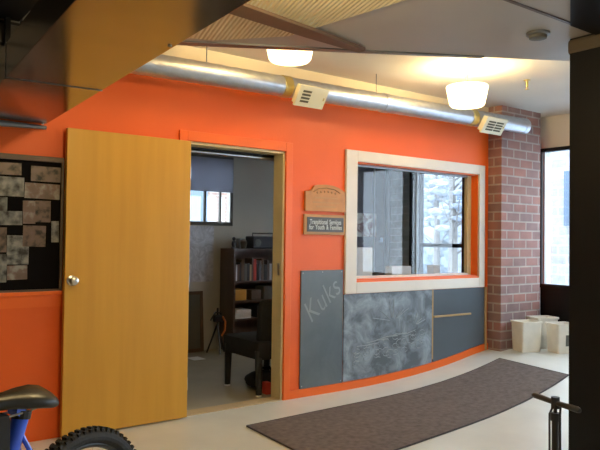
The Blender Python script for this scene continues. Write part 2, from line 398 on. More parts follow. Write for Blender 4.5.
def tree(x, y, h, seed, label):
    random.seed(seed)
    t = root('bare_tree', (x, y, -.25), label, 'tree', 'bare trees outside')
    tr = MB().tube([(0, 0, 0), (.05, .02, h*.4), (0, .05, h*.75), (.05, 0, h)], [.14, .1, .06, .02], 8)
    for k in range(26):
        z = h*random.uniform(.25, .95); a = random.uniform(0, 2*PI); l = random.uniform(.6, 1.6)*(1.15-z/h)
        p0 = Vector((.03, .02, z)); p1 = p0+Vector((math.cos(a)*l*.5, math.sin(a)*l*.5, l*.35)); p2 = p0+Vector((math.cos(a)*l, math.sin(a)*l, l*.9))
        tr.tube([p0, p1, p2], [.03, .02, .008], 5)
    tr.build('trunk', 'bark', t)
    sn = MB()
    for k in range(40):
        z = h*random.uniform(.35, 1); a = random.uniform(0, 2*PI); l = random.uniform(.2, 1.3)*(1.2-z/h)
        sn.blob((math.cos(a)*l, math.sin(a)*l, z+l*.4), (.22, .22, .09), 1, .2)
    sn.build('snow_cover', 'snow', t)['kind'] = 'stuff'
tree(9.5, 6.25, 4.6, 3, 'bare snowy tree nearest the office window outside')
tree(13.5, 10.3, 5.0, 5, 'bare snowy tree standing left of the pale stone house')
H_ = root('snowy_hedge', (18, 15, -.25), 'tall snow dusted evergreen hedge outside, behind the bare trees', 'hedge')
hb_ = MB()
for k in range(60): hb_.blob((random.uniform(-.8, .8), random.uniform(-4.2, 4.2), random.uniform(.3, 5.6)), (.7, .7, .55), 2, .15)
hb_.build('foliage', mat('snowy foliage', (.20, .24, .27), .9, var=.45, scale=4), H_)['kind'] = 'stuff'
random.seed(11)

# ================================================================ HALL FITTINGS
# open flush door lying back against the wall
D = root('open_door', (-.9, -.03, 0), 'tan varnished wooden door swung fully open against the orange wall', 'door')
MB().box(-.90, -.042, .012, 0, 0, 2.03, .003).build('door_leaf', 'door_wood', D)
kn = MB(); R = Matrix.Rotation(PI/2, 4, 'X')
kn.lathe([(.033, 0), (.033, .006), (.014, .012), (.012, .03), (.022, .038), (.029, .05), (.027, .062), (.012, .070)], 24, Matrix.Translation((-.855, -.042, 1.03)) @ R)
kn.build('door_knob', 'steel', D, True)
for z in (.25, 1.0, 1.8):
    MB().tube([(.006, -.02, z-.045), (.006, -.02, z+.045)], .007, 10).build('hinge', 'steel', D)

# slate boards
def board(name, pts, mt, label):
    return tag(MB().prism_xz(pts, -.013, -.001).build(name, mt), label, 'chalkboard')
x0 = .172; b1 = board('chalkboard', [(x0, .07), (.633, .07), (.633, 1.056), (x0, 1.056)], 'slate', 'tall narrow grey chalkboard beside the door, with a name chalked at top')
cx = [(x, fz(x)+.068+.006) for x in [.645, .95, 1.2, 1.5, 1.782]]
b2_ = board('chalkboard', cx+[(1.782, .838), (.645, .838)], 'slate_dust', 'wide grey chalkboard under the window, covered with smudged chalk dust')
cx = [(x, fz(x)+.074) for x in [1.80, 2.0, 2.2, 2.4, 2.592]]
b3 = board('chalkboard', cx+[(2.592, .838), (1.80, .838)], 'slate_plain', 'clean grey chalkboard next to the brick pier, with a wooden ledge')
MB().box(1.783, -.016, .16, 1.799, 0, .838).build('edge_strip', 'ledge', b3)
MB().box(1.80, -.03, .565, 2.36, -.012, .583, .002).build('chalk_ledge', 'ledge', b3)
for o, pts in ((b1, [(.19, .09), (.615, .09), (.19, 1.035), (.40, 1.04), (.615, 1.04)]),):
    for (x, z) in pts:
        MB().lathe([(.006, 0), (.004, .003)], 10, Matrix.Translation((x, -.012, z)) @ R).build('screw', 'steel', o)
t = text('chalk_lettering', 'Kuks', .26, 'chalk_faint', b1, (.40, -.0135, .80), (PI/2, -math.radians(38), 0), .0006, .42, .2, -.0015)
# chalk strokes on the dusty board
random.seed(21)
st = MB()
def stroke(pts, r=.0035): st.tube([(p[0], -.0135, p[1]) for p in pts], r, 5)
for (cx_, cz, n, L) in [(1.25, .57, 9, .30), (1.52, .50, 5, .2)]:
    for k in range(n):
        a = random.uniform(.2, PI-.2); stroke([(cx_+.05*math.cos(a), cz+.03*math.sin(a)), (cx_+L*math.cos(a)*random.uniform(.6, 1), cz+L*.7*math.sin(a)*random.uniform(.6, 1))])
for k in range(24):
    x = .80+(k%8)*.12; zz = (k//8)*.055
    stroke([(x+.04*math.cos(q*.9+k), .22+zz+.02*math.sin(k)+.035*(k%8)*.5+.025*math.sin(q*.9+k)) for q in range(6)])
for k in range(7):
    x = .82+k*.13; z = .27+.05*math.sin(k*1.7)+(.03*k*.5)
    stroke([(x+.05*math.cos(q*.7), z+.04*math.sin(q*.7)) for q in range(8)])
for k in range(5):
    z = .37+.02*k; x = .8+.12*k; stroke([(x, z), (x+.14, z+.02*math.sin(k)), (x+.27, z+.015)])
st.build('chalk_drawing', 'chalk', b2_)

# signs beside the window
P = root('wood_plaque', (.425, -.002, 1.56), 'tan carved wooden plaque with arched top above the black sign', 'plaque')
arch = [(-.225, 0), (.215, 0), (.215, .165)]
arch += [(.19, .185), (.15, .205), (.08, .224), (0, .23), (-.08, .226), (-.13, .215), (-.15, .185), (-.175, .17), (-.225, .165)]
MB().prism_xz(arch, -.022, 0).build('plaque_board', 'plaque', P)
rl = MB().tube([(-.14, -.022, .165), (-.09, -.022, .192), (0, -.022, .203), (.09, -.022, .193), (.15, -.022, .165)], .006, 6)
for k in range(6): rl.blob((-.1+.04*k, -.022, .16+.012*math.sin(k*PI/5)), (.010, .004, .012), 1)
rl.build('carved_relief', 'plaque_relief', P)
for z, wd in ((.115, .26), (.075, .3), (.04, .22)):
    MB().box(-wd/2, -.0235, z-.006, wd/2, -.022, z+.006).build('carved_line', 'sign_frame', P)
G = root('name_sign', (.43, -.002, 1.36), 'black sign with white lettering in a tan frame, left of the window', 'sign')
MB().box(-.238, -.016, 0, .238-.02, 0, .172, .003).build('sign_frame', 'sign_frame', G)
MB().box(-.208, -.020, .024, .192, -.015, .148).build('sign_face', 'sign_black', G)
text('sign_lettering', 'Transitional Services', .058, 'sign_white', G, (-.008, -.0205, .107), (PI/2, 0, 0), .001, .345, 0, .0009)
text('sign_lettering', 'for Youth & Families', .058, 'sign_white', G, (-.008, -.0205, .062), (PI/2, 0, 0), .001, .36, 0, .0009)

# pin board with photographs
PB = tag(MB().box(-3.1, -.012, .975, -1.818, 0, 1.80).build('pin_board', 'pinboard'), 'black pin board covered in snapshots, left of the open door', 'pin board')
fr = MB().box(-3.14, -.022, 1.80, -1.80, 0, 1.835, .003).box(-1.818, -.022, .962, -1.80, 0, 1.80, .003).box(-3.14, -.022, .962, -1.818, 0, .975)
fr.build('board_frame', 'frame_brown', PB)
def photo(x0, z0, x1, z1, c1, c2, c3, label):
    m = mat('photo print', c1, .35); n = m.node_tree; bs = n.nodes['Principled BSDF']
    tc = n.nodes.new('ShaderNodeTexCoord'); nz = n.nodes.new('ShaderNodeTexNoise'); nz.inputs['Scale'].default_value = random.uniform(12, 22); nz.inputs['Detail'].default_value = 3
    mp = n.nodes.new('ShaderNodeMapping'); mp.inputs['Location'].default_value = (random.random()*9, 0, random.random()*9)
    cr = n.nodes.new('ShaderNodeValToRGB'); e = cr.color_ramp.elements; e[0].position = .36; e[1].position = .64; e[0].color = (*c2, 1); e[1].color = (*c3, 1)
    k = cr.color_ramp.elements.new(.5); k.color = (*c1, 1)
    n.links.new(tc.outputs['Object'], mp.inputs[0]); n.links.new(mp.outputs[0], nz.inputs['Vector']); n.links.new(nz.outputs['Fac'], cr.inputs[0]); n.links.new(cr.outputs[0], bs.inputs['Base Color'])
    y = -.0135-random.uniform(0, .0015)
    o = MB().box(-(x1-x0)/2, -.0006, -(z1-z0)/2, (x1-x0)/2, .0, (z1-z0)/2).build('photograph', m)
    o.location = ((x0+x1)/2, y, (z0+z1)/2); o.rotation_euler = (0, random.uniform(-.02, .02), 0)
    tag(o, label, 'photo', 'snapshots on the pin board')
br_, gr, dk, pk, wh = (.15, .10, .065), (.15, .155, .14), (.025, .02, .015), (.18, .115, .09), (.30, .29, .25)
photo(-2.295, 1.701, -2.067, 1.777, br_, dk, pk, 'brown snapshot in the top left corner of the pin board')
photo(-2.293, 1.567, -2.049, 1.689, gr, dk, wh, 'pale grey snapshot second down at the left of the pin board')
photo(-2.008, 1.671, -1.822, 1.769, br_, dk, pk, 'wide brown snapshot at top right of the pin board')
photo(-2.045, 1.559, -1.825, 1.658, pk, br_, wh, 'wide pinkish snapshot just under the top right one')
photo(-2.291, 1.473, -2.147, 1.560, gr, dk, wh, 'narrow grey snapshot at the left edge under the pale grey one')
photo(-2.289, 1.385, -2.056, 1.473, gr, dk, wh, 'small grey landscape snapshot at mid height on the left')
photo(-2.053, 1.396, -1.976, 1.544, pk, br_, wh, 'pinkish upright snapshot left of a brown upright one')
photo(-1.977, 1.408, -1.881, 1.547, br_, dk, pk, 'brown upright snapshot right of the pinkish upright one')
photo(-2.287, 1.214, -2.146, 1.369, br_, dk, pk, 'narrow brown snapshot at the left edge below mid height')
photo(-2.050, 1.250, -1.909, 1.385, br_, dk, pk, 'square brown snapshot below the two upright ones')
photo(-1.874, 1.279, -1.826, 1.417, gr, dk, wh, 'narrow grey snapshot alone near the right board edge')
photo(-2.144, 1.137, -2.012, 1.321, gr, dk, wh, 'tall grey snapshot with dark figure at lower middle')
photo(-2.283, 1.027, -2.142, 1.205, gr, dk, wh, 'grey snapshot at the bottom left edge of the pin board')
photo(-2.140, 1.041, -2.019, 1.131, pk, br_, wh, 'pinkish snapshot lowest of all, under the tall grey one')

# round galvanised duct
dx0, dx1 = -1.90, 2.88
yD, r_ = -.285, .078
zc = lambda x: 2.492+(x+.5)*.0135
RD = root('spiral_duct', (dx0, yD, zc(dx0)), 'round galvanised metal duct running along the top of the orange wall', 'duct')
pp = []; rs = []
L = dx1-dx0; N = 116
for i in range(N+1):
    x = L*i/N; pp.append((x, 0, zc(dx0+x)-zc(dx0))); rs.append(r_+(.0022 if i % 3 == 0 else 0))
MB().tube(pp, rs, 28).build('duct_pipe', 'galv', RD, True)
for xx in (-.22, .85, 2.01):
    MB().tube([(xx-dx0-.035, 0, zc(xx)-zc(dx0)), (xx-dx0+.035, 0, zc(xx)-zc(dx0))], r_+.006, 28).build('coupling', 'brass' if xx != .85 else 'galv', RD, True)
eb = MB(); 
MB().tube([(L-.05, 0, zc(dx1)-zc(dx0)), (L+.01, 0, zc(dx1)-zc(dx0))], [r_+.004, r_+.004], 28).build('end_cap', 'galv', RD, True)
for xx in (-.9, .75, 1.9):
    MB().tube([(xx-dx0, 0, zc(xx)-zc(dx0)+r_), (xx-dx0, 0, 2.75-zc(dx0))], .004, 6).build('hanger_rod', 'dull_steel', RD)
def register(x, wd, hg, label, louvres):
    A = root('air_register', (x, yD, zc(x)), label, 'vent', 'supply registers on the round duct')
    tilt = Matrix.Rotation(math.radians(34), 4, 'X')
    MB().box(-wd/2, -.150, -hg/2, wd/2, -.128, hg/2, .004, tilt).build('face_plate', 'vent', A)
    MB().box(-wd/2+.012, -.128, -hg/2+.012, wd/2-.012, -.088, hg/2-.012, 0, tilt).build('neck', 'vent', A)
    for (lx0, lx1) in louvres:
        for k in range(4):
            z = -hg*.24+k*hg*.16
            MB().box(lx0, -.153, z-.008, lx1, -.149, z+.008, 0, tilt).build('louvre', 'vent_dark', A)
    MB().box(wd/2-.03, -.156, -.012, wd/2-.022, -.149, .012, 0, tilt).build('damper_lever', 'brass', A)
register(-.045, .28, .17, 'cream air register with dark louvres on the duct, nearer the door', [(-.10, -.02)])
register(2.22, .32, .17, 'cream air register on the duct end beside the brick pier', [(-.115, -.01), (.005, .11)])

# big rectangular trunk duct, polished underside
th = math.atan2(.17, 2.75)
TD = root('trunk_duct', (-1.93, -.02, 2.04), 'brown polished rectangular metal duct hanging overhead at the left', 'duct', rz=-th)
MB().box(-.44, -4.2, 0, 0, 0, .16, .002).build('duct_body', 'trunk', TD)
MB().box(-.442, -1.235, -.003, .002, -1.225, .162).build('seam_flange', 'dull_steel', TD)
for y in (-.03, -2.15):
    MB().lathe([(.008, 0), (.008, -.004), (.004, -.006)], 10, Matrix.Translation((-.02, y, 0))).build('rivet', 'steel', TD)
tag(MB().box(-2.19, -.06, 2.21, -2.16, -.02, 2.68).build('black_conduit', 'black'), 'black vertical conduit on the dark blockwork above the overhead duct at upper left', 'pipe')
tb = MB().tube([(-1.925, -.03, 2.02), (-2.2, -.05, 2.015), (-2.6, -.1, 2.0), (-3.2, -.2, 1.98)], [.012, .02, .03, .036], 14)
tag(tb.build('wall_rail', 'dull_steel', None, True), 'tapered grey steel rail on the wall above the pin board', 'rail')

# pendant lamps
def light(A, z, wt):
    ld = bpy.data.lights.new('bulb_light', 'POINT'); ld.energy = wt; ld.color = (1.0, .74, .38); ld.shadow_soft_size = .06
    lo = bpy.data.objects.new('bulb_light', ld); COL.objects.link(lo); lo.parent = A; lo.location = (0, 0, z)
def lamp(x, y, dr, label):
    A = root('pendant_lamp', (x, y, 2.75), label, 'lamp', 'drum pendant lamps')
    MB().lathe([(.065, 0), (.065, -.012), (.03, -.03), (.012, -.035)], 24).build('ceiling_canopy', 'brass', A, True)
    MB().tube([(0, 0, -.03), (0, 0, -dr+.01)], .008, 10).build('stem', 'brass', A)
    MB().lathe([(.03, -dr+.03), (.032, -dr+.01), (.02, -dr)], 16).build('gallery', 'brass', A, True)
    MB().lathe([(.158, -dr-.002), (.166, -dr+.004), (.170, -dr-.004), (.154, -dr-.09), (.142, -dr-.145), (.128, -dr-.162), (.08, -dr-.170), (.0005, -dr-.172)], 40, cap=False).build('glass_shade', 'shade', A, True)
    MB().blob((0, 0, -dr-.05), (.03, .03, .045), 2).build('bulb', 'shade', A)
    light(A, -dr+.02, LAMP_W)
lamp(1.16, -.93, .165, 'lit white glass pendant lamp above the window, nearer the brick pier')
lamp(-.60, -.88, .085, 'lit white glass pendant lamp half hidden by the soffit above the doorway')
A = root('flush_lamp', (-1.62, -2.35, 2.5), 'flush glass ceiling lamp on the soffit beside the overhead duct', 'lamp')
MB().lathe([(.10, 0), (.10, -.012), (.09, -.014)], 28).build('base', 'brass', A, True)
MB().lathe([(.09, -.014), (.085, -.05), (.05, -.075), (.0005, -.083)], 32, cap=False).build('glass_dome', 'shade', A, True)
light(A, -.14, LAMP_W*.75)

# smoke detector, sprinkler
A = root('smoke_detector', (.127, -2.265, 2.5), 'round grey smoke detector on the grey soffit', 'smoke detector')
MB().lathe([(.065, 0), (.066, -.012), (.055, -.016)], 28).build('base', 'dull_steel', A, True)
MB().lathe([(.05, -.014), (.048, -.032), (.02, -.040), (.001, -.040)], 28).build('sensor_cap', 'panel_grey', A, True)
A = root('sprinkler_head', (1.917, -.975, 2.75), 'small brass sprinkler head on the white ceiling beyond the right lamp', 'sprinkler')
MB().lathe([(.03, 0), (.03, -.006), (.012, -.01), (.010, -.06), (.014, -.065)], 16).build('sprinkler_body', 'brass', A, True)
MB().lathe([(.022, -.085), (.022, -.082)], 16).build('deflector', 'brass', A)
MB().tube([(0, 0, -.06), (0, 0, -.084)], .004, 6).build('frame_arm', 'brass', A)

# soffit battens and corrugated deck
m = mat('perforated corrugated metal', (0.70, 0.60, 0.34), 0.5, 0.1); n = m.node_tree; bs = n.nodes['Principled BSDF']
tc = n.nodes.new('ShaderNodeTexCoord'); wv = n.nodes.new('ShaderNodeTexWave'); wv.inputs['Scale'].default_value = 13; wv.bands_direction = 'X'
mp = n.nodes.new('ShaderNodeMapping'); mp.inputs['Rotation'].default_value = (0, 0, .3)
bp = n.nodes.new('ShaderNodeBump'); bp.inputs['Strength'].default_value = .6; bp.inputs['Distance'].default_value = .012
n.links.new(tc.outputs['Object'], mp.inputs[0]); n.links.new(mp.outputs[0], wv.inputs['Vector']); n.links.new(wv.outputs['Fac'], bp.inputs['Height']); n.links.new(bp.outputs[0], bs.inputs['Normal'])
struct(MB().prism([(-2.05, -2.9), (-.75, -2.9), (-.95, -1.35), (-1.25, -1.0), (-1.95, -.75)], 2.490, 2.5).build('ceiling_corrugated_deck', m))
struct(MB().prism([(-1.95, -1.75), (-1.95, -1.58), (-.9, -1.44), (-.45, -1.40), (-.45, -1.46), (-.9, -1.56)], 2.472, 2.492).build('trim_soffit_batten', 'frame_brown'))
struct(MB().box(-2.0, -2.484, 2.493, 3.6, -2.466, 2.501).build('trim_soffit_seam', 'wood_dark'))

# column with collar and bulkhead
A = root('black_column', (.515, -2.465, 0), 'black square column at the right edge of the view, floor to soffit', 'column')
MB().box(-.15, -.15, 0, .15, .15, 2.5, .004).build('shaft', 'black', A)
MB().box(-.155, -.165, 2.405, .165, .165, 2.498, .02).build('collar', 'olive', A)
struct(MB().prism([(.11, -2.472), (3.6, -2.472), (3.6, -4.6), (-1.86, -4.6), (-1.86, -3.655)], 2.485, 2.4985).build('ceiling_dark_bulkhead', 'black'))

# carpet mat following the ramp
c0, c1, c2, c3 = Vector((-.65, -.49)), Vector((-.72, -1.54)), Vector((2.32, -1.14)), Vector((2.42, -.336))
m = MB(); NU, NV = 60, 8
def mp_(u, v): return (c0*(1-u)+c3*u)*(1-v)+(c1*(1-u)+c2*u)*v
g = [[None]*(NV+1) for _ in range(NU+1)]; gb = [[None]*(NV+1) for _ in range(NU+1)]
for i in range(NU+1):
    for j in range(NV+1):
        q = mp_(i/NU, j/NV); z = fz(q.x)
        g[i][j] = m.bm.verts.new((q.x, q.y, z+.009)); gb[i][j] = m.bm.verts.new((q.x, q.y, z+.0005))
for i in range(NU):
    for j in range(NV):
        m.bm.faces.new((g[i][j], g[i][j+1], g[i+1][j+1], g[i+1][j])); m.bm.faces.new((gb[i][j], gb[i+1][j], gb[i+1][j+1], gb[i][j+1]))
for i in range(NU):
    for j in (0, NV): m.bm.faces.new((g[i][j], g[i+1][j], gb[i+1][j], gb[i][j]))
for j in range(NV):
    for i in (0, NU): m.bm.faces.new((g[i][j], g[i][j+1], gb[i][j+1], gb[i][j]))
A = tag(m.build('floor_mat', 'mat'), 'long brown-grey carpet runner lying on the white floor along the wall', 'mat')
e = MB()
def edge(a, b, n_=40):
    pts = [a.lerp(b, k/n_) for k in range(n_+1)]; e.tube([(p.x, p.y, fz(p.x)+.006) for p in pts], .006, 6)
edge(c0, c1); edge(c1, c2); edge(c2, c3); edge(c3, c0)
e.build('mat_binding', 'mat_edge', A)

# waste bins
def bin_(x, y, rz, wd, dp, h, label, mark=False):
    A = root('waste_bin', (x, y, .19), label, 'bin', 'off-white bins by the brick pier', rz)
    k = .90; b = MB(); bm = b.bm
    def ring(sx, sy, z):
        c = []; r = min(sx, sy)*.22
        for (qx, qy, a0) in ((1, 1, 0), (-1, 1, PI/2), (-1, -1, PI), (1, -1, 3*PI/2)):
            for s_ in range(5):
                a = a0+s_*PI/8; c.append(bm.verts.new((qx*(sx-r)+r*math.cos(a), qy*(sy-r)+r*math.sin(a), z)))
        return c
    R_ = [ring(wd/2*k, dp/2*k, 0), ring(wd/2*.985, dp/2*.985, h-.02), ring(wd/2+.008, dp/2+.008, h-.02), ring(wd/2+.008, dp/2+.008, h), ring(wd/2-.006, dp/2-.006, h), ring(wd/2*k-.008, dp/2*k-.008, .008)]
    bm.faces.new(R_[0][::-1]); bm.faces.new(R_[-1])
    for P_, Q in zip(R_, R_[1:]):
        for i in range(20): bm.faces.new((P_[i], P_[(i+1) % 20], Q[(i+1) % 20], Q[i]))
    b.build('bin_body', 'bin', A, True)
    MB().box(-wd*.25, -dp/2*.86-.010, h*.55, wd*.25, -dp/2*.80, h*.56).build('moulded_ridge', 'bin', A)
    if mark: MB().box(-.02, -dp/2*.90-.008, h*.25, .02, -dp/2*.86, h*.62).build('dark_label', 'panel_grey', A)
    return A
bin_(2.865, -.335, -.35, .24, .21, .31, 'off-white plastic bin standing leftmost, in front of the brick pier')
bin_(3.21, -.30, -.35, .26, .2, .33, 'off-white bin at the back, between the other two bins')
bin_(3.105, -.585, -.35, .24, .2, .30, 'off-white bin with dark label, rightmost of the three bins', True)

# ================================================================ OFFICE CONTENT
tag(MB().box(.385, 2.455, 1.87, .985, 2.468, 2.27).build('roller_blind', 'blind'), 'grey roller blind half drawn over the office back window', 'blind')
m = chalk_mat('crumpled map print', (.42, .42, .45), (.72, .73, .78), .35, .65, 5, 3)
A = tag(MB().box(-.25, -.004, 0, .25, 0, .655).build('wall_map', m), 'large creased white and grey poster on office wall below the blind', 'poster'); A.location = (.50, 2.497, .805)
A = root('framed_panel', (.40, 2.43, 0), 'brown framed grey panel leaning on the office wall under the poster', 'panel')
tl = Matrix.Rotation(math.radians(-4), 4, 'X')
f = MB()
for bx in ((-.2, -.012, 0, -.16, .012, .70), (.16, -.012, 0, .2, .012, .70), (-.16, -.012, .66, .16, .012, .70), (-.16, -.012, 0, .16, .012, .04)): f.box(*bx, .002, tl)
f.build('frame', 'frame_brown', A); MB().box(-.16, -.006, .04, .16, .006, .66, 0, tl).build('panel', 'panel_grey', A)

# bookshelf
BX0, BX1, BY0, BY1 = .835, 1.68, 2.16, 2.48
A = root('bookshelf', (BX0, BY0, 0), 'dark brown wooden bookshelf against the office back wall', 'bookshelf')
W, Dp, Hh = BX1-BX0, BY1-BY0, 1.20
MB().box(0, 0, 0, .025, Dp, Hh, .002).build('side_panel', 'wood_dark', A); MB().box(W-.025, 0, 0, W, Dp, Hh, .002).build('side_panel', 'wood_dark', A)
SZ = [.06, .36, .57, .80, Hh-.025]
for z in SZ: MB().box(.025, .004, z, W-.025, Dp-.01, z+.022).build('shelf', 'wood_dark', A)
MB().box(.025, Dp-.01, .0, W-.025, Dp, Hh).build('back_board', 'wood_dark', A)
def cbox(name, x, y, z, sx, sy, sz, mt, label, cat, group=None, rz=0):
    o = MB().box(-sx/2, -sy/2, 0, sx/2, sy/2, sz, min(sx, sy, sz)*.06).build(name, mt); o.location = (x, y, z+.0005); o.rotation_euler = (0, 0, rz)
    return tag(o, label, cat, group)
x = BX0+.03; cols = ['paper', 'wood_dark', 'black_plastic', 'frame_brown', 'panel_grey', 'black_plastic', 'tan', 'wood_dark', 'red', 'black_plastic', 'blind', 'frame_brown', 'black_plastic', 'wood_dark', 'paper', 'black_plastic']
names = ['white', 'dark brown', 'black', 'brown', 'grey', 'black', 'tan', 'dark brown', 'red', 'black', 'blue-grey', 'brown', 'black', 'dark brown', 'white', 'black']
ords = ['first', 'second', 'third', 'fourth', 'fifth', 'sixth', 'seventh', 'eighth', 'ninth', 'tenth', 'eleventh', 'twelfth', 'thirteenth', 'fourteenth', 'fifteenth', 'sixteenth']
random.seed(4)
for k in range(16):
    t_ = random.uniform(.022, .045); h = random.uniform(.18, .27)
    if x+t_ > BX1-.03: break
    cbox('book', x+t_/2, BY0+.10, .822, t_-.002, .16, h, cols[k], f'{names[k]} book on the upper shelf of the bookshelf, {ords[k]} from its left end', 'book', 'books on the upper shelf')
    x += t_
cbox('carton', .94, BY0+.11, .592, .17, .18, .13, 'yellow', 'yellow-orange carton on the middle shelf of the bookshelf', 'box')
for k in range(3):
    cbox('paper_stack', .97+.01*k, BY0+.12, .382+k*.035, .24-.02*k, .2, .032, 'paper', ['bottom ream of white paper in the bookshelf pile', 'middle ream of white paper in the bookshelf pile', 'top ream of white paper under the yellow carton shelf'][k], 'paper', 'paper stacked on the lower shelf')
cbox('dark_case', 1.32, BY0+.12, .382, .3, .2, .14, 'black_plastic', 'black case on the lower shelf beside the white paper', 'case')
A = root('radio', (1.33, BY0+.15, Hh), 'black portable radio on top of the bookshelf', 'radio')
MB().box(-.20, -.09, 0, .20, .09, .15, .015).build('radio_body', 'black_plastic', A)
for sx in (-.13, .13): MB().lathe([(.045, 0), (.045, .006), (.02, .008)], 20, Matrix.Translation((sx, -.09, .07)) @ R).build('speaker_grille', 'panel_grey', A)
MB().tube([(-.15, 0, .15), (-.15, 0, .185), (.15, 0, .185), (.15, 0, .15)], .007, 8).build('handle', 'black_plastic', A)
A = root('figurine', (.90, BY0+.12, Hh), 'small dark figurine on the left end of the bookshelf top', 'figurine')
MB().lathe([(.035, 0), (.035, .01), (.02, .02), (.028, .05), (.024, .08), (.01, .095)], 16).build('figure', 'black_plastic', A, True)
MB().blob((0, 0, .115), (.022, .022, .024), 2).build('head', 'black_plastic', A, True)
A = root('potted_cup', (1.03, BY0+.11, Hh), 'small olive pot between the figurine and the radio', 'pot')
MB().lathe([(.03, 0), (.042, .07), (.045, .075), (.038, .07)], 18).build('pot', 'olive', A, True)
MB().blob((0, 0, .085), (.04, .04, .03), 2, .15).build('leaves', 'olive', A)

cbox('brown_box', 1.16, BY0+.11, .592, .14, .18, .12, 'frame_brown', 'brown box on the middle shelf right of the yellow-orange carton', 'box')
cbox('grey_box', 1.36, BY0+.12, .592, .18, .2, .16, 'panel_grey', 'grey box farthest right on the middle shelf of the bookshelf', 'box')
cbox('silver_tin', 1.065, BY0+.24, Hh, .08, .08, .12, 'dull_steel', 'small grey tin at the back of the bookshelf top beside the radio', 'tin')

# black chair beside the doorway
A = root('office_chair', (.11, .45, 0), 'black padded chair standing just inside the doorway', 'chair')
MB().box(-.23, -.27, .30, .25, .32, .46, .03).build('seat', 'black_soft', A, True)
tl = Matrix.Translation((0, -.27, .44)) @ Matrix.Rotation(math.radians(-6), 4, 'X')
MB().box(-.20, -.02, 0, .24, .06, .40, .03, Matrix.Translation((0, -.22, .40)) @ Matrix.Rotation(math.radians(6), 4, 'X')).build('backrest', 'black_soft', A, True)
for (lx, ly) in ((-.20, .27), (.22, .27), (-.20, -.24), (.22, -.24)):
    l_ = MB().tube([(lx, ly, .012), (lx, ly*.97, .38)], [.026, .036], 10).build('leg', 'black_plastic', A)
    MB().lathe([(.026, 0), (.026, .014)], 12, Matrix.Translation((lx, ly, .0))).build('foot_cap', 'paper', l_)
MB().box(-.20, -.22, .30, -.17, .26, .335).build('side_rail', 'black_plastic', A); MB().box(.19, -.22, .30, .22, .26, .335).build('side_rail', 'black_plastic', A)
random.seed(9)
A = root('bag', (.13, .47, 0), 'slumped black bag on the floor under the black chair', 'bag')
b = MB(); b.blob((0, 0, .075), (.17, .17, .075), 3, .04); b.build('bag_body', 'black_soft', A, True)
MB().tube([(-.1, 0, .12), (-.05, -.02, .18), (.05, -.02, .18), (.1, 0, .12)], .01, 8).build('strap', 'black_soft', A, True)
cbox('red_carton', .02, .215+.04, 0, .05, .07, .10, 'red', 'small red carton on the floor by the chair leg and door jamb', 'box')
cbox('paper_sheet', .30, 2.05, 0, .14, .18, .004, 'paper', 'white paper lying on the office floor by the leaning panel', 'paper')
# tripod stand with hanging kit
A = root('tripod_stand', (.66, 2.22, 0), 'small black tripod stand with orange strap left of the bookshelf', 'tripod')
for a in (0.3, 2.4, 4.5): MB().tube([(0, 0, .34), (.12*math.cos(a), .12*math.sin(a), .006)], .010, 8).build('leg', 'black_plastic', A)
MB().tube([(0, 0, .30), (0, 0, .52)], .012, 8).build('pole', 'black_plastic', A)
MB().box(-.05, -.03, .36, .05, .03, .44, .01).build('mount_head', 'black_plastic', A)
MB().tube([(.05, -.03, .42), (.085, -.03, .36), (.08, -.03, .26), (.04, -.03, .2)], .012, 8).build('strap', 'orange_plastic', A)
MB().tube([(-.09, 0, .38), (-.03, 0, .47), (.04, 0, .46), (.09, 0, .34)], .01, 8).build('cable', 'black_plastic', A)
# shutter housing fixed inside above the doorway
A = root('shutter_housing', (-.45, .125, 1.975), 'grey metal housing fixed inside across the top of the doorway', 'housing')
MB().box(-.47, .012, .03, .47, .10, .16, .004).build('housing', 'black', A)
MB().tube([(-.47, .06, .02), (.47, .06, .02)], .014, 12).build('bottom_bar', 'steel', A, True)

# things seen through the sliding window
A = root('counter', (1.7, .40, 0), 'office counter shelf behind the sliding window', 'counter')
MB().box(-.98, -.26, .90, .96, .25, .935, .003).build('counter_top', 'tan', A)
for lx in (-.92, .90):
    for ly in (-.22, .20): MB().box(lx-.02, ly-.02, 0, lx+.02, ly+.02, .90).build('leg', 'frame_brown', A)
cbox('white_board', 1.22, .40, .935, .28, .012, .31, 'paper', 'white board standing upright on the counter at the left of the window', 'board')
cbox('white_folder', 1.75, .42, .935, .28, .10, .12, 'paper', 'white folder lying on the counter in the middle of the window', 'folder')
cbox('tan_box', 2.33, .46, .935, .10, .10, .12, 'tan', 'small tan box on the counter at the right side of the window', 'box')
A = root('desk_camera', (1.42, .45, .935), 'small black camera with lens on the counter beside the white board', 'camera')
MB().box(-.06, -.03, 0, .06, .03, .06, .008).build('camera_body', 'black_plastic', A)
MB().lathe([(.024, 0), (.024, .03), (.02, .035)], 16, Matrix.Translation((0, -.03, .03)) @ R).build('lens', 'panel_grey', A)
m = chalk_mat('poster print', (.30, .16, .14), (.72, .68, .60), .42, .52, 6, 1)
A = tag(MB().box(-.23, -.004, 0, .20, 0, .33).build('picture_poster', m), 'pale poster with dark pictures pinned on the office wall, seen through glass', 'poster'); A.location = (3.17, 2.468, 1.365)
A = tag(MB().tube([(0, 0, 0), (0, 0, 2.59)], .012, 8).build('wall_pipe', 'paper'), 'thin white pipe up the dark office wall above the poster', 'pipe'); A.location = (3.315, 2.455, 0)
A = tag(MB().tube([(0, 0, 0), (0, 0, 2.59)], .035, 12).build('corner_pipe', mat('pale blue pipe paint', (.42, .52, .62), .5)), 'pale blue pipe in the far corner of the office', 'pipe'); A.location = (3.54, 2.42, 0)
cbox('wall_notice', 3.47, 2.465, 1.29, .07, .006, .07, mat('pale blue card', (.5, .62, .75), .7), 'small pale blue notice to the right of the poster in the office', 'notice')

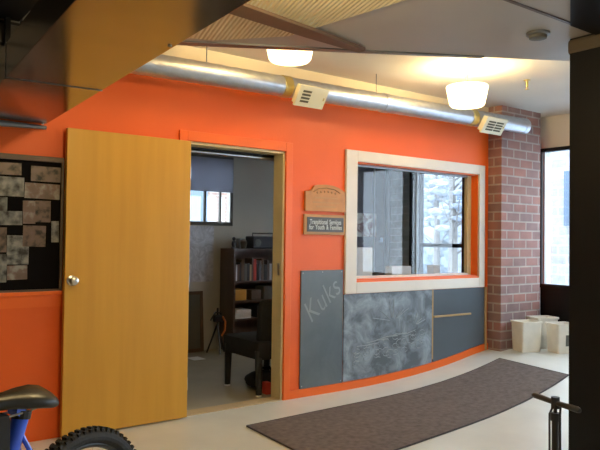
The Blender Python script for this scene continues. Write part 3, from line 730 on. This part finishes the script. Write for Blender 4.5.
# ================================================================ FOREGROUND
# bicycle, front pointing left
BK = root('bicycle', (-2.387, -2.156, 0), 'blue bicycle with knobbly tyre and black saddle, lower left foreground', 'bicycle', rz=PI+.471)
WR = .325
def wheel(cx_, name):
    t_ = MB()
    pts = [(cx_+(WR-.027)*math.cos(a), 0, WR+(WR-.027)*math.sin(a)) for a in [2*PI*k/72 for k in range(72)]]
    t_.tube(pts, .026, 14, True)
    for k in range(72):
        a = 2*PI*k/72
        for (yy, rr_, off) in ((-.018, WR-.005, 0), (.018, WR-.005, 0), (-.006, WR+.001, .5), (.006, WR+.001, .5)):
            aa = a+off*2*PI/72
            mt = Matrix.Translation((cx_+rr_*math.cos(aa), yy, WR+rr_*math.sin(aa))) @ Matrix.Rotation(-aa, 4, 'Y')
            t_.box(-.005, -.005, -.006, .005, .005, .006, 0, mt)
    W_ = t_.build(name, 'rubber', BK)
    MB().tube([(cx_+(WR-.055)*math.cos(a), 0, WR+(WR-.055)*math.sin(a)) for a in [2*PI*k/60 for k in range(60)]], .011, 8, True).build('rim', 'black_plastic', W_, True)
    sp = MB()
    for k in range(28):
        a = 2*PI*k/28; s_ = (-1)**k
        sp.tube([(cx_+.02*math.cos(a+.6*s_), .025*s_, WR+.02*math.sin(a+.6*s_)), (cx_+(WR-.062)*math.cos(a), 0, WR+(WR-.062)*math.sin(a))], .0012, 4)
    sp.build('spokes', 'steel', W_)
    MB().tube([(cx_, -.05, WR), (cx_, .05, WR)], .018, 12).build('hub', 'black_plastic', W_)
wheel(0, 'rear_wheel'); wheel(1.08, 'front_wheel')
BB = Vector((.43, 0, .29)); ST = Vector((.255, 0, .765)); HT = Vector((.88, 0, .78)); HB = Vector((.91, 0, .66))
fr = MB().tube([BB, ST], .026, 14).tube([BB, HB], .024, 14).tube([ST+Vector((.03, 0, -.17)), HT+Vector((0, 0, -.04))], .02, 14).tube([HT+Vector((-.005, 0, .02)), HB+Vector((.008, 0, -.04))], .024, 14)
for s_ in (-1, 1):
    fr.tube([(0, .055*s_, WR), (.25, .045*s_, .335), tuple(BB+Vector((0, .02*s_, 0)))], .009, 8)
    fr.tube([(0, .055*s_, WR), (.2, .045*s_, .56), tuple(ST+Vector((.01, .015*s_, -.06)))], .008, 8)
fr.build('frame', 'blue', BK, True)
MB().box(.315, -.04, .50, .64, .04, .79, .025).build('frame_bag', 'black_soft', BK, True)
fk = MB()
for s_ in (-1, 1): fk.tube([(1.08, .055*s_, WR), (.95, .05*s_, .62), (.925, .02*s_, .66)], .012, 8)
fk.build('fork', 'black_plastic', BK, True)
MB().tube([ST+Vector((.003, 0, -.012)), ST+Vector((-.002, 0, .012))], .030, 14).build('seat_clamp', 'black_plastic', BK)
MB().tube([ST, ST+Vector((-.006, 0, .03))], .0145, 12).build('seat_post', 'black_plastic', BK)
# saddle: lofted cross sections, rear at small x
sd = MB(); rings = []
prof = [(.158, .03, .812, .020), (.165, .066, .826, .032), (.19, .082, .842, .040), (.23, .080, .852, .042), (.27, .064, .852, .040), (.31, .044, .848, .034), (.36, .030, .845, .030), (.41, .024, .842, .028), (.435, .018, .836, .02), (.443, .006, .828, .01)]
for (x, hw, zt, hh) in prof:
    ring = []
    for k in range(20):
        a = 2*PI*k/20; cy = hw*math.copysign(abs(math.cos(a))**.8, math.cos(a)); sz = math.sin(a)
        z = zt-(1-sz)*hh*.75 - .22*abs(cy)
        ring.append(sd.bm.verts.new((x, cy, z)))
    rings.append(ring)
for A_, B_ in zip(rings, rings[1:]):
    for k in range(20): sd.bm.faces.new((A_[k], A_[(k+1) % 20], B_[(k+1) % 20], B_[k]))
sd.bm.faces.new(rings[0]); sd.bm.faces.new(rings[-1])
SD = sd.build('saddle', 'saddle', BK, True)
rl = MB()
for s_ in (-1, 1): rl.tube([(.20, .03*s_, .785), (.24, .022*s_, .775), (.33, .022*s_, .775), (.39, .012*s_, .80)], .0035, 6)
rl.build('saddle_rail', 'steel', SD)
MB().blob((.168, .035, .795), (.006, .012, .006), 2).build('badge', 'badge', SD)
MB().tube([(.272, -.02, .782), (.272, .02, .782)], .018, 10).build('post_head', 'blue', BK)
hb = MB().tube([HT+Vector((-.005, 0, .02)), (.865, 0, .86), (.93, 0, .90)], .015, 10).tube([(.93, -.30, .92), (.94, -.1, .90), (.94, .1, .90), (.93, .30, .92)], .013, 10)
HBAR = hb.build('handlebar', 'black_plastic', BK, True)
for s_ in (-1, 1): MB().tube([(.931, .20*s_, .911), (.93, .31*s_, .921)], .017, 10).build('grip', 'rubber', HBAR, True)
MB().tube([BB+Vector((0, -.045, 0)), BB+Vector((0, -.052, 0))], .09, 28).tube([BB+Vector((0, -.055, 0)), BB+Vector((.12, -.065, -.12))], .009, 8).tube([BB+Vector((0, .055, 0)), BB+Vector((-.12, .065, .12))], .009, 8).tube([BB+Vector((0, -.06, 0)), BB+Vector((0, .06, 0))], .014, 8).build('crankset', 'black_plastic', BK)
for (px_, py_, pz_) in ((.55, -.11, .17), (.31, .11, .41)): MB().box(px_-.045, py_-.045, pz_-.01, px_+.045, py_+.045, pz_+.01, .004).build('pedal', 'black_plastic', BK)

# floor pump
PM = root('floor_pump', (-0.452, -2.744, 0), 'black bicycle floor pump standing in front of the black column', 'pump', rz=-1.877)
h_ = 0.151
MB().tube([(-h_, 0, .60), (-h_*.9, 0, .602), (-.03, 0, .600), (.03, 0, .600), (h_*.9, 0, .602), (h_, 0, .60)], [.010, .014, .012, .012, .014, .010], 12).build('handle', 'black_plastic', PM, True)
MB().tube([(0, 0, .575), (0, 0, .625)], .019, 14).build('handle_hub', 'black_plastic', PM, True)
MB().tube([(0, 0, .50), (0, 0, .59)], .008, 10).build('rod', 'black_plastic', PM)
MB().tube([(0, 0, .03), (0, 0, .53)], .0155, 16).build('barrel', 'black_plastic', PM, True)
MB().tube([(0, 0, .52), (0, 0, .555)], .021, 16).build('barrel_cap', 'black_plastic', PM, True)
MB().box(-.12, -.035, 0, .12, .035, .014, .005).build('foot_plate', 'black_plastic', PM)
MB().lathe([(.04, 0), (.04, .02), (.035, .024)], 24, Matrix.Translation((0, -.02, .09)) @ R).build('pressure_gauge', 'panel_grey', PM)
MB().tube([(.02, 0, .04), (.045, 0, .12), (.032, 0, .35), (.030, 0, .55), (.012, .02, .592), (-.022, .01, .585), (-.038, 0, .54), (-.036, 0, .35), (-.042, 0, .15)], .005, 8).build('hose', 'black_plastic', PM, True)
